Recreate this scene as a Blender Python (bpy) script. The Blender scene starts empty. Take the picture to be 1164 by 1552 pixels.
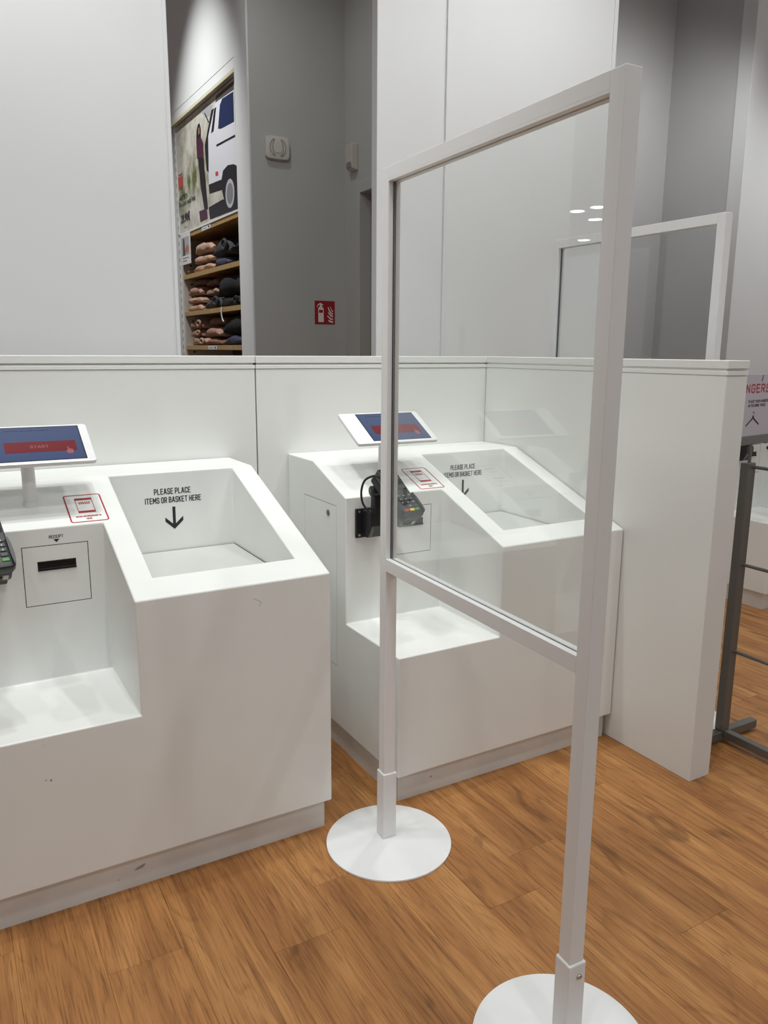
import bpy, bmesh, math, random
from mathutils import Vector, Matrix
random.seed(7)
PI = math.pi
COL = bpy.context.scene.collection
SC = bpy.context.scene

# ------------------------------------------------------------------ camera
F_PX, PITCH, ROLL, YAW, CAM_H = 1190.27, 0.20291, 0.00673, 0.524, 1.4
cam_d = bpy.data.cameras.new('camera')
cam_d.sensor_fit = 'VERTICAL'; cam_d.sensor_height = 24.0
cam_d.lens = F_PX / 1552 * 24.0
cam_d.clip_start = 0.02; cam_d.clip_end = 200
cam = bpy.data.objects.new('camera', cam_d); COL.objects.link(cam)
_fw = Vector((math.sin(YAW)*math.cos(PITCH), math.cos(YAW)*math.cos(PITCH), -math.sin(PITCH)))
_rt = Vector((math.cos(YAW), -math.sin(YAW), 0)); _up = _rt.cross(_fw)
_r2 = _rt*math.cos(ROLL) + _up*math.sin(ROLL); _u2 = -_rt*math.sin(ROLL) + _up*math.cos(ROLL)
cam.matrix_world = Matrix(((_r2.x, _u2.x, -_fw.x, 0), (_r2.y, _u2.y, -_fw.y, 0), (_r2.z, _u2.z, -_fw.z, CAM_H), (0, 0, 0, 1)))
SC.camera = cam

# ------------------------------------------------------------------ world, exposure, lamps
W = bpy.data.worlds.new('store_ambient'); SC.world = W; W.use_nodes = True
W.node_tree.nodes['Background'].inputs[0].default_value = (0.97, 0.985, 1.0, 1)
W.node_tree.nodes['Background'].inputs[1].default_value = 0.49
SC.view_settings.view_transform = 'Standard'
SC.view_settings.look = 'None'
SC.view_settings.exposure = 0.0
SC.view_settings.gamma = 1.0
SC.view_settings.use_curve_mapping = False

CEIL, RIG = 5.4, 4.0
def spot(x, y, tx, ty, tz, power, cone=75, blend=0.6, size=0.04, col=(0.975, 1.0, 0.975), z=RIG - 0.12):
    l = bpy.data.lights.new('ceiling_or_fill_spot', 'SPOT'); l.energy = power; l.spot_size = math.radians(cone)
    l.spot_blend = blend; l.shadow_soft_size = size; l.color = col
    o = bpy.data.objects.new('ceiling_or_fill_spot', l); COL.objects.link(o); o.location = (x, y, z)
    o.rotation_euler = (Vector((tx, ty, tz)) - o.location).to_track_quat('-Z', 'Y').to_euler()
    return o
# track spots hang over the checkout floor, nearly straight down
for (x, y, p) in [(-1.0, 2.1, 42), (-0.2, 1.6, 28), (0.38, 2.15, 60), (1.0, 1.5, 30), (1.55, 2.15, 60), (2.35, 1.7, 30), (3.6, 2.2, 50), (4.8, 2.6, 50)]:
    spot(x, y, x, y - 0.10, 0, p, cone=74)
for (x, y, p) in [(-0.9, 0.5, 46), (0.5, 0.7, 46), (1.8, 0.6, 46), (3.0, 0.6, 46)]:
    spot(x, y, x + 0.05, y + 0.45, 0, p, cone=76)
for (x, y) in [(-1.6, -1.6), (0.6, -1.5), (2.4, -1.4)]:
    spot(x, y, x + 0.2, y + 2.6, 0.8, 44, cone=70)
# wall washers for the tall white walls
for (x, y, tx, ty, tz, p) in [(0.2, 1.9, 0.3, 3.4, 2.1, 135), (2.2, 2.0, 2.4, 3.4, 2.0, 58), (3.2, 2.0, 3.0, 3.4, 2.0, 56), (7.2, 3.2, 7.4, 4.67, 2.2, 75)]:
    spot(x, y, tx, ty, tz, p, cone=105, blend=1.0)
# fill spots added to brighten the dim passage, the recess and the return partition
spot(1.5, 4.2, 2.3, 5.0, 1.8, 20, cone=120, blend=1.0)
spot(5.3, 3.9, 5.5, 5.5, 2.6, 70, cone=120, blend=1.0)
spot(-1.3, 1.3, 2.1, 2.1, 0.95, 120, cone=42, blend=0.9, size=0.3)  # unseen fill added to brighten the return partition
# shelf lighting beside the poster bay
spot(0.5, 5.7, 1.93, 5.95, 2.2, 430, cone=46, blend=0.9, z=5.1)

# ------------------------------------------------------------------ materials
def nodes_of(name):
    m = bpy.data.materials.new(name); m.use_nodes = True
    return m, m.node_tree.nodes, m.node_tree.links, m.node_tree.nodes['Principled BSDF']
def mat(name, col, rough=0.5, metal=0.0, spec=0.5, noise=0.0, nscale=8.0, bump=0.0, bscale=300.0, emis=None, estr=0.0):
    m, N, L, b = nodes_of(name)
    b.inputs['Base Color'].default_value = (*col, 1); b.inputs['Roughness'].default_value = rough
    b.inputs['Metallic'].default_value = metal; b.inputs['Specular IOR Level'].default_value = spec
    if noise:
        tc = N.new('ShaderNodeTexCoord'); n = N.new('ShaderNodeTexNoise'); n.inputs['Scale'].default_value = nscale
        n.inputs['Detail'].default_value = 4; L.new(tc.outputs['Object'], n.inputs['Vector'])
        r = N.new('ShaderNodeValToRGB'); r.color_ramp.elements[0].position = 0.3; r.color_ramp.elements[1].position = 0.7
        r.color_ramp.elements[0].color = (*[c*(1-noise) for c in col], 1); r.color_ramp.elements[1].color = (*[min(1, c*(1+noise*0.5)) for c in col], 1)
        L.new(n.outputs['Fac'], r.inputs['Fac']); L.new(r.outputs['Color'], b.inputs['Base Color'])
    if bump:
        tc = N.new('ShaderNodeTexCoord'); n = N.new('ShaderNodeTexNoise'); n.inputs['Scale'].default_value = bscale
        L.new(tc.outputs['Object'], n.inputs['Vector']); bp = N.new('ShaderNodeBump'); bp.inputs['Strength'].default_value = bump
        bp.inputs['Distance'].default_value = 0.001; L.new(n.outputs['Fac'], bp.inputs['Height']); L.new(bp.outputs['Normal'], b.inputs['Normal'])
    if emis:
        b.inputs['Emission Color'].default_value = (*emis, 1); b.inputs['Emission Strength'].default_value = estr
    return m
M = {}
M['counter'] = mat('white_solid_surface', (0.80, 0.81, 0.79), 0.38, noise=0.025, nscale=5)
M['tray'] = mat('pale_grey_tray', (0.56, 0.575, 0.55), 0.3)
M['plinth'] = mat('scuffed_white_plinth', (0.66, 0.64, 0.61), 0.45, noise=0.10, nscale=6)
M['partition'] = mat('white_laminate', (0.75, 0.755, 0.735), 0.42, noise=0.02, nscale=3)
M['wall'] = mat('white_wall_paint', (0.80, 0.81, 0.82), 0.6, noise=0.02, nscale=2, bump=0.04)
M['grey_wall'] = mat('grey_wall_paint', (0.50, 0.50, 0.485), 0.7, noise=0.03, nscale=2, bump=0.04)
M['mid_wall'] = mat('pale_grey_wall_paint', (0.56, 0.56, 0.57), 0.65, noise=0.03, nscale=2, bump=0.04)
M['frame'] = mat('white_powder_coat', (0.79, 0.79, 0.79), 0.42, bump=0.05, bscale=900)
M['disc'] = mat('white_powder_coat_plate', (0.82, 0.83, 0.84), 0.4, noise=0.015, nscale=14)
M['black'] = mat('black_plastic', (0.012, 0.012, 0.014), 0.42, bump=0.05, bscale=1200)
M['black_gloss'] = mat('black_gloss', (0.01, 0.01, 0.012), 0.12)
M['dark'] = mat('dark_gap', (0.015, 0.015, 0.014), 0.8)
M['gasket'] = mat('dark_rubber_gasket', (0.03, 0.032, 0.05), 0.5)
M['ink'] = mat('black_print', (0.012, 0.013, 0.012), 0.6)
M['red_ink'] = mat('red_print', (0.38, 0.012, 0.03), 0.55)
M['grey_ink'] = mat('grey_print', (0.25, 0.24, 0.23), 0.6)
M['tablet'] = mat('white_tablet_shell', (0.76, 0.765, 0.775), 0.3)
M['steel'] = mat('brushed_steel', (0.55, 0.55, 0.54), 0.32, metal=1.0)
M['rack'] = mat('grey_metal_paint', (0.155, 0.148, 0.135), 0.38, metal=0.35)
M['screen'] = mat('tablet_screen_blue', (0.01, 0.012, 0.02), 0.15, emis=(0.046, 0.078, 0.195), estr=0.75)
M['screen_red'] = mat('tablet_button_red', (0.02, 0.002, 0.003), 0.15, emis=(0.15, 0.004, 0.010), estr=0.9)
M['screen_pink'] = mat('screen_pale_red', (0.02, 0.01, 0.01), 0.2, emis=(0.30, 0.11, 0.12), estr=0.9)
M['screen_ink'] = mat('screen_dark_blue', (0.01, 0.01, 0.012), 0.2, emis=(0.012, 0.02, 0.06), estr=0.7)
M['screen_pale'] = mat('screen_pale_blue', (0.02, 0.02, 0.02), 0.2, emis=(0.25, 0.32, 0.5), estr=0.6)
M['lcd'] = mat('terminal_screen', (0.01, 0.02, 0.03), 0.15, emis=(0.10, 0.32, 0.75), estr=0.8)
M['sleep'] = mat('sleeping_screen', (0.03, 0.032, 0.036), 0.12)
M['led'] = mat('green_led', (0.02, 0.08, 0.01), 0.3, emis=(0.35, 0.9, 0.15), estr=0.8)
M['key'] = mat('dark_key', (0.035, 0.035, 0.042), 0.5)
M['key_yellow'] = mat('yellow_key', (0.75, 0.62, 0.02), 0.5)
M['key_green'] = mat('green_key', (0.07, 0.26, 0.06), 0.5)
M['key_red'] = mat('red_key', (0.5, 0.03, 0.03), 0.5)
M['sign_red'] = mat('fire_sign_red', (0.36, 0.008, 0.018), 0.5)
M['sign_white'] = mat('fire_sign_white', (0.80, 0.78, 0.74), 0.5)
M['paper'] = mat('white_card', (0.78, 0.78, 0.78), 0.6)
M['lilac'] = mat('lilac_grey_card', (0.50, 0.47, 0.53), 0.55)
M['cream'] = mat('cream_plastic', (0.58, 0.54, 0.48), 0.5)
M['bell'] = mat('off_white_plastic', (0.62, 0.60, 0.56), 0.5)
M['shelf_wood'] = mat('shelf_oak_veneer', (0.45, 0.28, 0.10), 0.5, noise=0.18, nscale=30)
M['tan'] = mat('tan_fleece', (0.52, 0.33, 0.24), 0.9, noise=0.2, nscale=25, bump=0.5, bscale=220)
M['pink_tan'] = mat('pinkish_tan_fleece', (0.42, 0.25, 0.19), 0.9, noise=0.2, nscale=25, bump=0.5, bscale=220)
M['brown'] = mat('brown_fleece', (0.24, 0.12, 0.075), 0.9, noise=0.2, nscale=25, bump=0.5, bscale=220)
M['charcoal'] = mat('charcoal_fleece', (0.05, 0.053, 0.062), 0.9, noise=0.2, nscale=25, bump=0.5, bscale=220)
M['navy'] = mat('navy_fleece', (0.05, 0.055, 0.10), 0.9, noise=0.2, nscale=25, bump=0.5, bscale=220)
M['blackcloth'] = mat('black_fleece', (0.012, 0.012, 0.015), 0.9, noise=0.2, nscale=25, bump=0.5, bscale=220)
M['p_white'] = mat('print_van_white', (0.74, 0.74, 0.80), 0.4)
M['p_brown'] = mat('print_roof_brown', (0.10, 0.085, 0.08), 0.4)
M['p_navy'] = mat('print_window_navy', (0.015, 0.03, 0.10), 0.4)
M['p_black'] = mat('print_black', (0.014, 0.013, 0.02), 0.4)
M['p_grey'] = mat('print_tailgate_grey', (0.42, 0.42, 0.44), 0.4)
M['p_red'] = mat('print_red', (0.55, 0.07, 0.05), 0.4)
M['p_skin'] = mat('print_skin', (0.34, 0.15, 0.10), 0.4)
M['p_plum'] = mat('print_plum', (0.075, 0.02, 0.045), 0.4)
M['p_rim'] = mat('print_rim_grey', (0.50, 0.50, 0.54), 0.4)
M['p_hub'] = mat('print_hub_grey', (0.22, 0.22, 0.25), 0.4)
M['lamp'] = mat('lamp_diffuser', (0.9, 0.9, 0.9), 0.4, emis=(1.0, 0.97, 0.92), estr=14.0)
M['ceiling'] = mat('ceiling_paint', (0.62, 0.62, 0.62), 0.8)

def wood_mat(name, coords):
    m, N, L, b = nodes_of(name)
    tc = N.new('ShaderNodeTexCoord'); oi = N.new('ShaderNodeObjectInfo')
    comb = N.new('ShaderNodeCombineXYZ')
    m1 = N.new('ShaderNodeMath'); m1.operation = 'MULTIPLY'; m1.inputs[1].default_value = 37.0
    m2 = N.new('ShaderNodeMath'); m2.operation = 'MULTIPLY'; m2.inputs[1].default_value = 91.0
    L.new(oi.outputs['Random'], m1.inputs[0]); L.new(oi.outputs['Random'], m2.inputs[0])
    L.new(m1.outputs[0], comb.inputs[0]); L.new(m2.outputs[0], comb.inputs[1])
    add = N.new('ShaderNodeVectorMath'); add.operation = 'ADD'
    L.new(tc.outputs['Object'], add.inputs[0]); L.new(comb.outputs[0], add.inputs[1])
    def mapped(sx, sy):
        mp = N.new('ShaderNodeMapping'); mp.inputs['Scale'].default_value = (sx, sy, 1); L.new(add.outputs[0], mp.inputs['Vector']); return mp.outputs[0]
    def noise(vec, scale, detail, rough=0.6, dist=0.0):
        n = N.new('ShaderNodeTexNoise'); n.inputs['Scale'].default_value = scale; n.inputs['Detail'].default_value = detail
        n.inputs['Roughness'].default_value = rough; n.inputs['Distortion'].default_value = dist; L.new(vec, n.inputs['Vector']); return n.outputs['Fac']
    def curve(fac, stops):
        r = N.new('ShaderNodeValToRGB'); e = r.color_ramp.elements
        e[0].position, e[0].color = stops[0][0], (*stops[0][1], 1); e[1].position, e[1].color = stops[-1][0], (*stops[-1][1], 1)
        for p, col in stops[1:-1]:
            q = e.new(p); q.color = (*col, 1)
        L.new(fac, r.inputs['Fac']); return r.outputs['Color']
    def mul(fac, a, bb):
        x = N.new('ShaderNodeMix'); x.data_type = 'RGBA'; x.blend_type = 'MULTIPLY'; x.inputs['Factor'].default_value = fac
        L.new(a, x.inputs['A']); L.new(bb, x.inputs['B']); return x.outputs['Result']
    broad = noise(mapped(3.0, 0.6), 2.6, 3, 0.55, 0.6)      # slow tone drift
    streak = noise(mapped(26, 0.9), 1.6, 4, 0.6, 0.5)       # long fibres
    fine = noise(mapped(95, 2.6), 2.4, 4, 0.75, 0.3)        # pores
    fig = noise(mapped(5.0, 0.62), 1.15, 2, 0.5, 0.7)       # cathedral figure
    mm = N.new('ShaderNodeMath'); mm.operation = 'MULTIPLY'; mm.inputs[1].default_value = 17.0; L.new(fig, mm.inputs[0])
    fr = N.new('ShaderNodeMath'); fr.operation = 'FRACT'; L.new(mm.outputs[0], fr.inputs[0])
    knots = noise(mapped(4.0, 1.5), 2.2, 2, 0.5, 1.2)
    c = curve(broad, [(0.30, (0.35, 0.148, 0.047)), (0.5, (0.475, 0.215, 0.070)), (0.72, (0.60, 0.300, 0.105))])
    c = mul(0.34, c, curve(fr.outputs[0], [(0.0, (0.40, 0.34, 0.30)), (0.16, (0.85, 0.83, 0.81)), (0.4, (1, 1, 1)), (0.9, (0.9, 0.89, 0.88)), (1.0, (0.40, 0.34, 0.30))]))
    c = mul(0.85, c, curve(streak, [(0.30, (0.50, 0.44, 0.40)), (0.46, (0.88, 0.87, 0.86)), (0.62, (1.0, 1.0, 1.0))]))
    c = mul(0.80, c, curve(fine, [(0.34, (0.40, 0.34, 0.30)), (0.50, (1.0, 1.0, 1.0))]))
    c = mul(0.75, c, curve(knots, [(0.20, (0.30, 0.25, 0.22)), (0.34, (1, 1, 1))]))
    c = mul(1.0, c, curve(oi.outputs['Random'], [(0.0, (0.90, 0.89, 0.88)), (1.0, (1.0, 1.0, 1.0))]))
    L.new(c, b.inputs['Base Color'])
    b.inputs['Roughness'].default_value = 0.42; b.inputs['Specular IOR Level'].default_value = 0.4
    bp = N.new('ShaderNodeBump'); bp.inputs['Strength'].default_value = 0.12; bp.inputs['Distance'].default_value = 0.0006
    L.new(fine, bp.inputs['Height']); L.new(bp.outputs['Normal'], b.inputs['Normal'])
    return m
M['wood'] = wood_mat('oak_vinyl_plank', 'Object')

def glass_mat():
    m = bpy.data.materials.new('clear_acrylic_pane'); m.use_nodes = True; N = m.node_tree.nodes; L = m.node_tree.links; N.clear()
    out = N.new('ShaderNodeOutputMaterial'); mix = N.new('ShaderNodeMixShader'); t = N.new('ShaderNodeBsdfTransparent'); g = N.new('ShaderNodeBsdfGlossy')
    t.inputs['Color'].default_value = (0.975, 0.985, 0.98, 1); g.inputs['Roughness'].default_value = 0.0
    fr = N.new('ShaderNodeFresnel'); geo = N.new('ShaderNodeNewGeometry'); mr = N.new('ShaderNodeMapRange')
    # same 1.5 index on the way in and out of the sheet
    mr.inputs['To Min'].default_value = 1.5; mr.inputs['To Max'].default_value = 1/1.5
    L.new(geo.outputs['Backfacing'], mr.inputs['Value']); L.new(mr.outputs['Result'], fr.inputs['IOR'])
    L.new(fr.outputs['Fac'], mix.inputs['Fac']); L.new(t.outputs[0], mix.inputs[1]); L.new(g.outputs[0], mix.inputs[2]); L.new(mix.outputs[0], out.inputs['Surface'])
    return m
M['glass'] = glass_mat()

def poster_mat():
    m, N, L, b = nodes_of('poster_hillside_print')
    tc = N.new('ShaderNodeTexCoord'); n = N.new('ShaderNodeTexNoise'); n.inputs['Scale'].default_value = 4.5; n.inputs['Detail'].default_value = 7; n.inputs['Roughness'].default_value = 0.7
    L.new(tc.outputs['Object'], n.inputs['Vector'])
    sep = N.new('ShaderNodeSeparateXYZ'); L.new(tc.outputs['Object'], sep.inputs[0])
    # shrub band lies diagonally across the printed hillside
    a = N.new('ShaderNodeMath'); a.operation = 'MULTIPLY_ADD'; a.inputs[1].default_value = 0.22; L.new(sep.outputs['Y'], a.inputs[0]); L.new(sep.outputs['Z'], a.inputs[2])
    sb = N.new('ShaderNodeMath'); sb.operation = 'SUBTRACT'; sb.inputs[1].default_value = 0.43; L.new(a.outputs[0], sb.inputs[0])
    ab = N.new('ShaderNodeMath'); ab.operation = 'ABSOLUTE'; L.new(sb.outputs[0], ab.inputs[0])
    band = N.new('ShaderNodeMapRange'); band.inputs['From Min'].default_value = 0.03; band.inputs['From Max'].default_value = 0.20
    band.inputs['To Min'].default_value = 1; band.inputs['To Max'].default_value = 0.15; L.new(ab.outputs[0], band.inputs['Value'])
    r1 = N.new('ShaderNodeValToRGB'); r1.color_ramp.elements[0].position = 0.35; r1.color_ramp.elements[0].color = (0.45, 0.40, 0.33, 1)
    r1.color_ramp.elements[1].position = 0.6; r1.color_ramp.elements[1].color = (0.72, 0.70, 0.66, 1); L.new(n.outputs['Fac'], r1.inputs['Fac'])
    r2 = N.new('ShaderNodeValToRGB'); r2.color_ramp.elements[0].position = 0.40; r2.color_ramp.elements[0].color = (0.12, 0.14, 0.05, 1)
    r2.color_ramp.elements[1].position = 0.62; r2.color_ramp.elements[1].color = (0.55, 0.55, 0.42, 1)
    n2 = N.new('ShaderNodeTexNoise'); n2.inputs['Scale'].default_value = 9; n2.inputs['Detail'].default_value = 6; L.new(tc.outputs['Object'], n2.inputs['Vector']); L.new(n2.outputs['Fac'], r2.inputs['Fac'])
    mx = N.new('ShaderNodeMix'); mx.data_type = 'RGBA'; L.new(band.outputs['Result'], mx.inputs['Factor']); L.new(r1.outputs['Color'], mx.inputs['A']); L.new(r2.outputs['Color'], mx.inputs['B'])
    L.new(mx.outputs['Result'], b.inputs['Base Color']); b.inputs['Roughness'].default_value = 0.4
    return m
M['poster'] = poster_mat()

# ------------------------------------------------------------------ helpers
def add_box(bm, a, b, bev=0.0, seg=2, mtx=None):
    t = bmesh.new(); bmesh.ops.create_cube(t, size=1.0)
    sx, sy, sz = (b[i]-a[i] for i in range(3))
    for v in t.verts: v.co = Vector(((v.co.x+.5)*sx+a[0], (v.co.y+.5)*sy+a[1], (v.co.z+.5)*sz+a[2]))
    if bev: bmesh.ops.bevel(t, geom=list(t.edges), offset=bev, segments=seg, affect='EDGES', profile=0.5)
    merge(bm, t, mtx)
def merge(bm, t, mtx=None):
    if mtx is not None: bmesh.ops.transform(t, matrix=mtx, verts=t.verts)
    me = bpy.data.meshes.new('t'); t.to_mesh(me); t.free(); bm.from_mesh(me); bpy.data.meshes.remove(me)
def add_prism(bm, pts, x0, x1, bev=0.0, seg=2, mtx=None, axis='X'):
    """polygon pts (p, q) extruded: axis X -> (y, z); axis Z -> (x, y); axis Y -> (x, z)"""
    t = bmesh.new()
    def P3(p, e): return (e, p[0], p[1]) if axis == 'X' else ((p[0], p[1], e) if axis == 'Z' else (p[0], e, p[1]))
    v0 = [t.verts.new(P3(p, x0)) for p in pts]; v1 = [t.verts.new(P3(p, x1)) for p in pts]; n = len(pts)
    t.faces.new(v0); t.faces.new(v1[::-1])
    for i in range(n): t.faces.new((v0[i], v0[(i+1) % n], v1[(i+1) % n], v1[i]))
    bmesh.ops.recalc_face_normals(t, faces=t.faces)
    if bev: bmesh.ops.bevel(t, geom=list(t.edges), offset=bev, segments=seg, affect='EDGES', profile=0.5)
    merge(bm, t, mtx)
def add_cyl(bm, p0, p1, r, n=24, r2=None, bev=0.0):
    p0, p1 = Vector(p0), Vector(p1); d = p1-p0; t = bmesh.new()
    bmesh.ops.create_cone(t, cap_ends=True, segments=n, radius1=r, radius2=r if r2 is None else r2, depth=d.length)
    if bev: bmesh.ops.bevel(t, geom=[e for e in t.edges if e.calc_face_angle(0) > 0.8], offset=bev, segments=2, affect='EDGES', profile=0.5)
    q = Vector((0, 0, 1)).rotation_difference(d.normalized()).to_matrix().to_4x4()
    merge(bm, t, Matrix.Translation((p0+p1)/2) @ q)
def add_tube(bm, pts, r, n=10):
    pts = [Vector(p) for p in pts]
    # smooth the path
    sm = []
    for i in range(len(pts)-1):
        a = pts[max(i-1, 0)]; b = pts[i]; c = pts[i+1]; d = pts[min(i+2, len(pts)-1)]
        for k in range(6):
            t = k/6; sm.append(0.5*((2*b)+(c-a)*t+(2*a-5*b+4*c-d)*t*t+(3*b-a-3*c+d)*t**3))
    sm.append(pts[-1]); rings = []
    for i, p in enumerate(sm):
        tg = (sm[min(i+1, len(sm)-1)]-sm[max(i-1, 0)]).normalized()
        s = tg.cross(Vector((0.31, 0.2, 0.93))).normalized(); u = s.cross(tg)
        rings.append([bm.verts.new(p+s*r*math.cos(2*PI*k/n)+u*r*math.sin(2*PI*k/n)) for k in range(n)])
    for a, b in zip(rings, rings[1:]):
        for k in range(n): bm.faces.new((a[k], a[(k+1) % n], b[(k+1) % n], b[k]))
    bm.faces.new(rings[0][::-1]); bm.faces.new(rings[-1])
def root_world(p):
    v = Vector((0, 0, 0))
    while p is not None: v += p.location; p = p.parent
    return v
def obj(name, bm, m, parent=None, smooth=False, at=None, local=False):
    """link a bmesh as ONE object. Coordinates are world ones (shifted to the parent's place) unless local"""
    me = bpy.data.meshes.new(name)
    bmesh.ops.recalc_face_normals(bm, faces=bm.faces)
    if parent is not None and not local:
        bmesh.ops.translate(bm, verts=bm.verts, vec=-root_world(parent))
    if at is not None: bmesh.ops.translate(bm, verts=bm.verts, vec=-Vector(at))
    bm.to_mesh(me); bm.free()
    if m: me.materials.append(m)
    if smooth:
        for p in me.polygons: p.use_smooth = True
        me.set_sharp_from_angle(angle=math.radians(40))
    o = bpy.data.objects.new(name, me); COL.objects.link(o)
    if parent is not None: o.parent = parent
    if at is not None: o.location = at
    return o
def box(name, a, b, m, parent=None, bev=0.0, seg=2, **k):
    bm = bmesh.new(); add_box(bm, a, b, bev, seg); return obj(name, bm, m, parent, **k)
def thing(name, label, cat, loc=(0, 0, 0), rz=0.0, group=None):
    o = bpy.data.objects.new(name, None); COL.objects.link(o); o.location = loc; o.rotation_euler = (0, 0, rz)
    o.empty_display_size = 0.1; tag(o, label, cat, group); return o
def tag(o, label, cat, group=None):
    o['label'] = label; o['category'] = cat
    if group: o['group'] = group
    return o
def struct(name, bm, m, **k):
    o = obj(name, bm, m, **k); o['kind'] = 'structure'; return o
def dup(root, loc, label, rz=None):
    r = root.copy(); COL.objects.link(r); r.location = loc; r['label'] = label
    if rz is not None: r.rotation_euler = (0, 0, rz)
    for ch in list(root.children):
        c = ch.copy(); COL.objects.link(c); c.parent = r
        for g in list(ch.children):
            d = g.copy(); COL.objects.link(d); d.parent = c
    return r
def basis(o, u, v):
    u = Vector(u).normalized(); v = Vector(v).normalized(); n = u.cross(v)
    return Matrix(((u.x, v.x, n.x, o[0]), (u.y, v.y, n.y, o[1]), (u.z, v.z, n.z, o[2]), (0, 0, 0, 1)))
def text_bm(s, height, width=None, bold=0.0, depth=0.0003, align='CENTER'):
    cu = bpy.data.curves.new('t', 'FONT'); cu.body = s; cu.size = 1.0; cu.extrude = 0.0; cu.offset = bold; cu.resolution_u = 2
    o = bpy.data.objects.new('t', cu); COL.objects.link(o); bpy.context.view_layer.update()
    me = bpy.data.meshes.new_from_object(o.evaluated_get(bpy.context.evaluated_depsgraph_get()))
    bpy.data.objects.remove(o); bpy.data.curves.remove(cu)
    xs = [v.co.x for v in me.vertices]; ys = [v.co.y for v in me.vertices]
    h = height/(max(ys)-min(ys)); w = (width/(max(xs)-min(xs))) if width else h
    cx = (max(xs)+min(xs))/2 if align == 'CENTER' else min(xs); cy = (max(ys)+min(ys))/2
    for v in me.vertices: v.co = ((v.co.x-cx)*w, (v.co.y-cy)*h, depth)
    bm = bmesh.new(); bm.from_mesh(me); bpy.data.meshes.remove(me); return bm
GLY = {'A': [[(0, 0), (0.42, 1), (0.58, 1), (1, 0)], [(0.14, 0.3), (0.86, 0.3)]], 'B': [[(0, 0), (0, 1), (0.75, 1), (0.93, 0.88), (0.93, 0.64), (0.75, 0.53), (0, 0.53)], [(0.75, 0.53), (1, 0.4), (1, 0.14), (0.8, 0), (0, 0)]],
 'C': [[(1, 0.74), (1, 0.86), (0.8, 1), (0.2, 1), (0, 0.86), (0, 0.14), (0.2, 0), (0.8, 0), (1, 0.14), (1, 0.26)]], 'D': [[(0, 0), (0, 1), (0.7, 1), (1, 0.8), (1, 0.2), (0.7, 0), (0, 0)]], 'E': [[(1, 1), (0, 1), (0, 0), (1, 0)], [(0, 0.52), (0.85, 0.52)]],
 'F': [[(1, 1), (0, 1), (0, 0)], [(0, 0.5), (0.85, 0.5)]], 'G': [[(1, 0.76), (1, 0.86), (0.8, 1), (0.2, 1), (0, 0.86), (0, 0.14), (0.2, 0), (0.8, 0), (1, 0.14), (1, 0.46), (0.6, 0.46)]], 'H': [[(0, 0), (0, 1)], [(1, 0), (1, 1)], [(0, 0.52), (1, 0.52)]], 'I': [[(0, 0), (0, 1)]],
 'K': [[(0, 0), (0, 1)], [(1, 1), (0.05, 0.45)], [(0.35, 0.6), (1, 0)]], 'L': [[(0, 1), (0, 0), (1, 0)]], 'M': [[(0, 0), (0, 1), (0.5, 0.35), (1, 1), (1, 0)]], 'N': [[(0, 0), (0, 1), (1, 0), (1, 1)]], 'O': [[(0.2, 1), (0, 0.86), (0, 0.14), (0.2, 0), (0.8, 0), (1, 0.14), (1, 0.86), (0.8, 1), (0.2, 1)]],
 'P': [[(0, 0), (0, 1), (0.78, 1), (1, 0.86), (1, 0.56), (0.78, 0.43), (0, 0.43)]], 'R': [[(0, 0), (0, 1), (0.78, 1), (1, 0.86), (1, 0.6), (0.78, 0.47), (0, 0.47)], [(0.5, 0.47), (1, 0)]],
 'S': [[(1, 0.78), (1, 0.86), (0.8, 1), (0.2, 1), (0, 0.86), (0, 0.65), (0.2, 0.53), (0.8, 0.47), (1, 0.35), (1, 0.14), (0.8, 0), (0.2, 0), (0, 0.14), (0, 0.22)]], 'T': [[(0, 1), (1, 1)], [(0.5, 1), (0.5, 0)]], 'U': [[(0, 1), (0, 0.14), (0.2, 0), (0.8, 0), (1, 0.14), (1, 1)]], 'Y': [[(0, 1), (0.5, 0.45), (1, 1)], [(0.5, 0.45), (0.5, 0)]]}
def stroke_text(name, s, mtx, height, width, m, parent, weight=0.175, depth=0.0004):
    """condensed square signage capitals drawn as stroked lines"""
    adv, x, segs = 0.36, 0.0, []
    wid = {'I': 0.0, 'M': 0.72, 'A': 0.64, 'T': 0.56, 'Y': 0.6}
    for ch in s:
        if ch == ' ': x += 0.36; continue
        w = wid.get(ch, 0.54)
        for pl in GLY[ch]:
            for a, b in zip(pl, pl[1:]): segs.append(((x+a[0]*w, a[1]), (x+b[0]*w, b[1])))
        x += w+adv
    tot = x-adv; inner = height/(1+weight); sx = (width-inner*weight)/tot; hw = inner*weight/2; t = bmesh.new()
    for i, (a, b) in enumerate(segs):
        p = Vector(((a[0]-tot/2)*sx, (a[1]-0.5)*inner)); q = Vector(((b[0]-tot/2)*sx, (b[1]-0.5)*inner)); d = (q-p).normalized(); n = Vector((-d.y, d.x))*hw
        p -= d*hw*0.8; q += d*hw*0.8; z = depth+(i % 7)*0.000004
        t.faces.new([t.verts.new((v.x, v.y, z)) for v in (p-n, q-n, q+n, p+n)])
    bmesh.ops.transform(t, matrix=mtx, verts=t.verts)
    return obj(name, t, m, parent)
def text(name, s, mtx, height, width, m, parent, bold=0.012, depth=0.0004, align='CENTER', local=False):
    t = text_bm(s, height, width, bold, depth, align); bmesh.ops.transform(t, matrix=mtx, verts=t.verts)
    return obj(name, t, m, parent, local=local)
def flat(bm, pts, mtx, depth=0.0004):
    t = bmesh.new(); vs = [t.verts.new((p[0], p[1], depth)) for p in pts]; t.faces.new(vs)
    bmesh.ops.triangulate(t, faces=t.faces)
    merge(bm, t, mtx)
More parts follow.
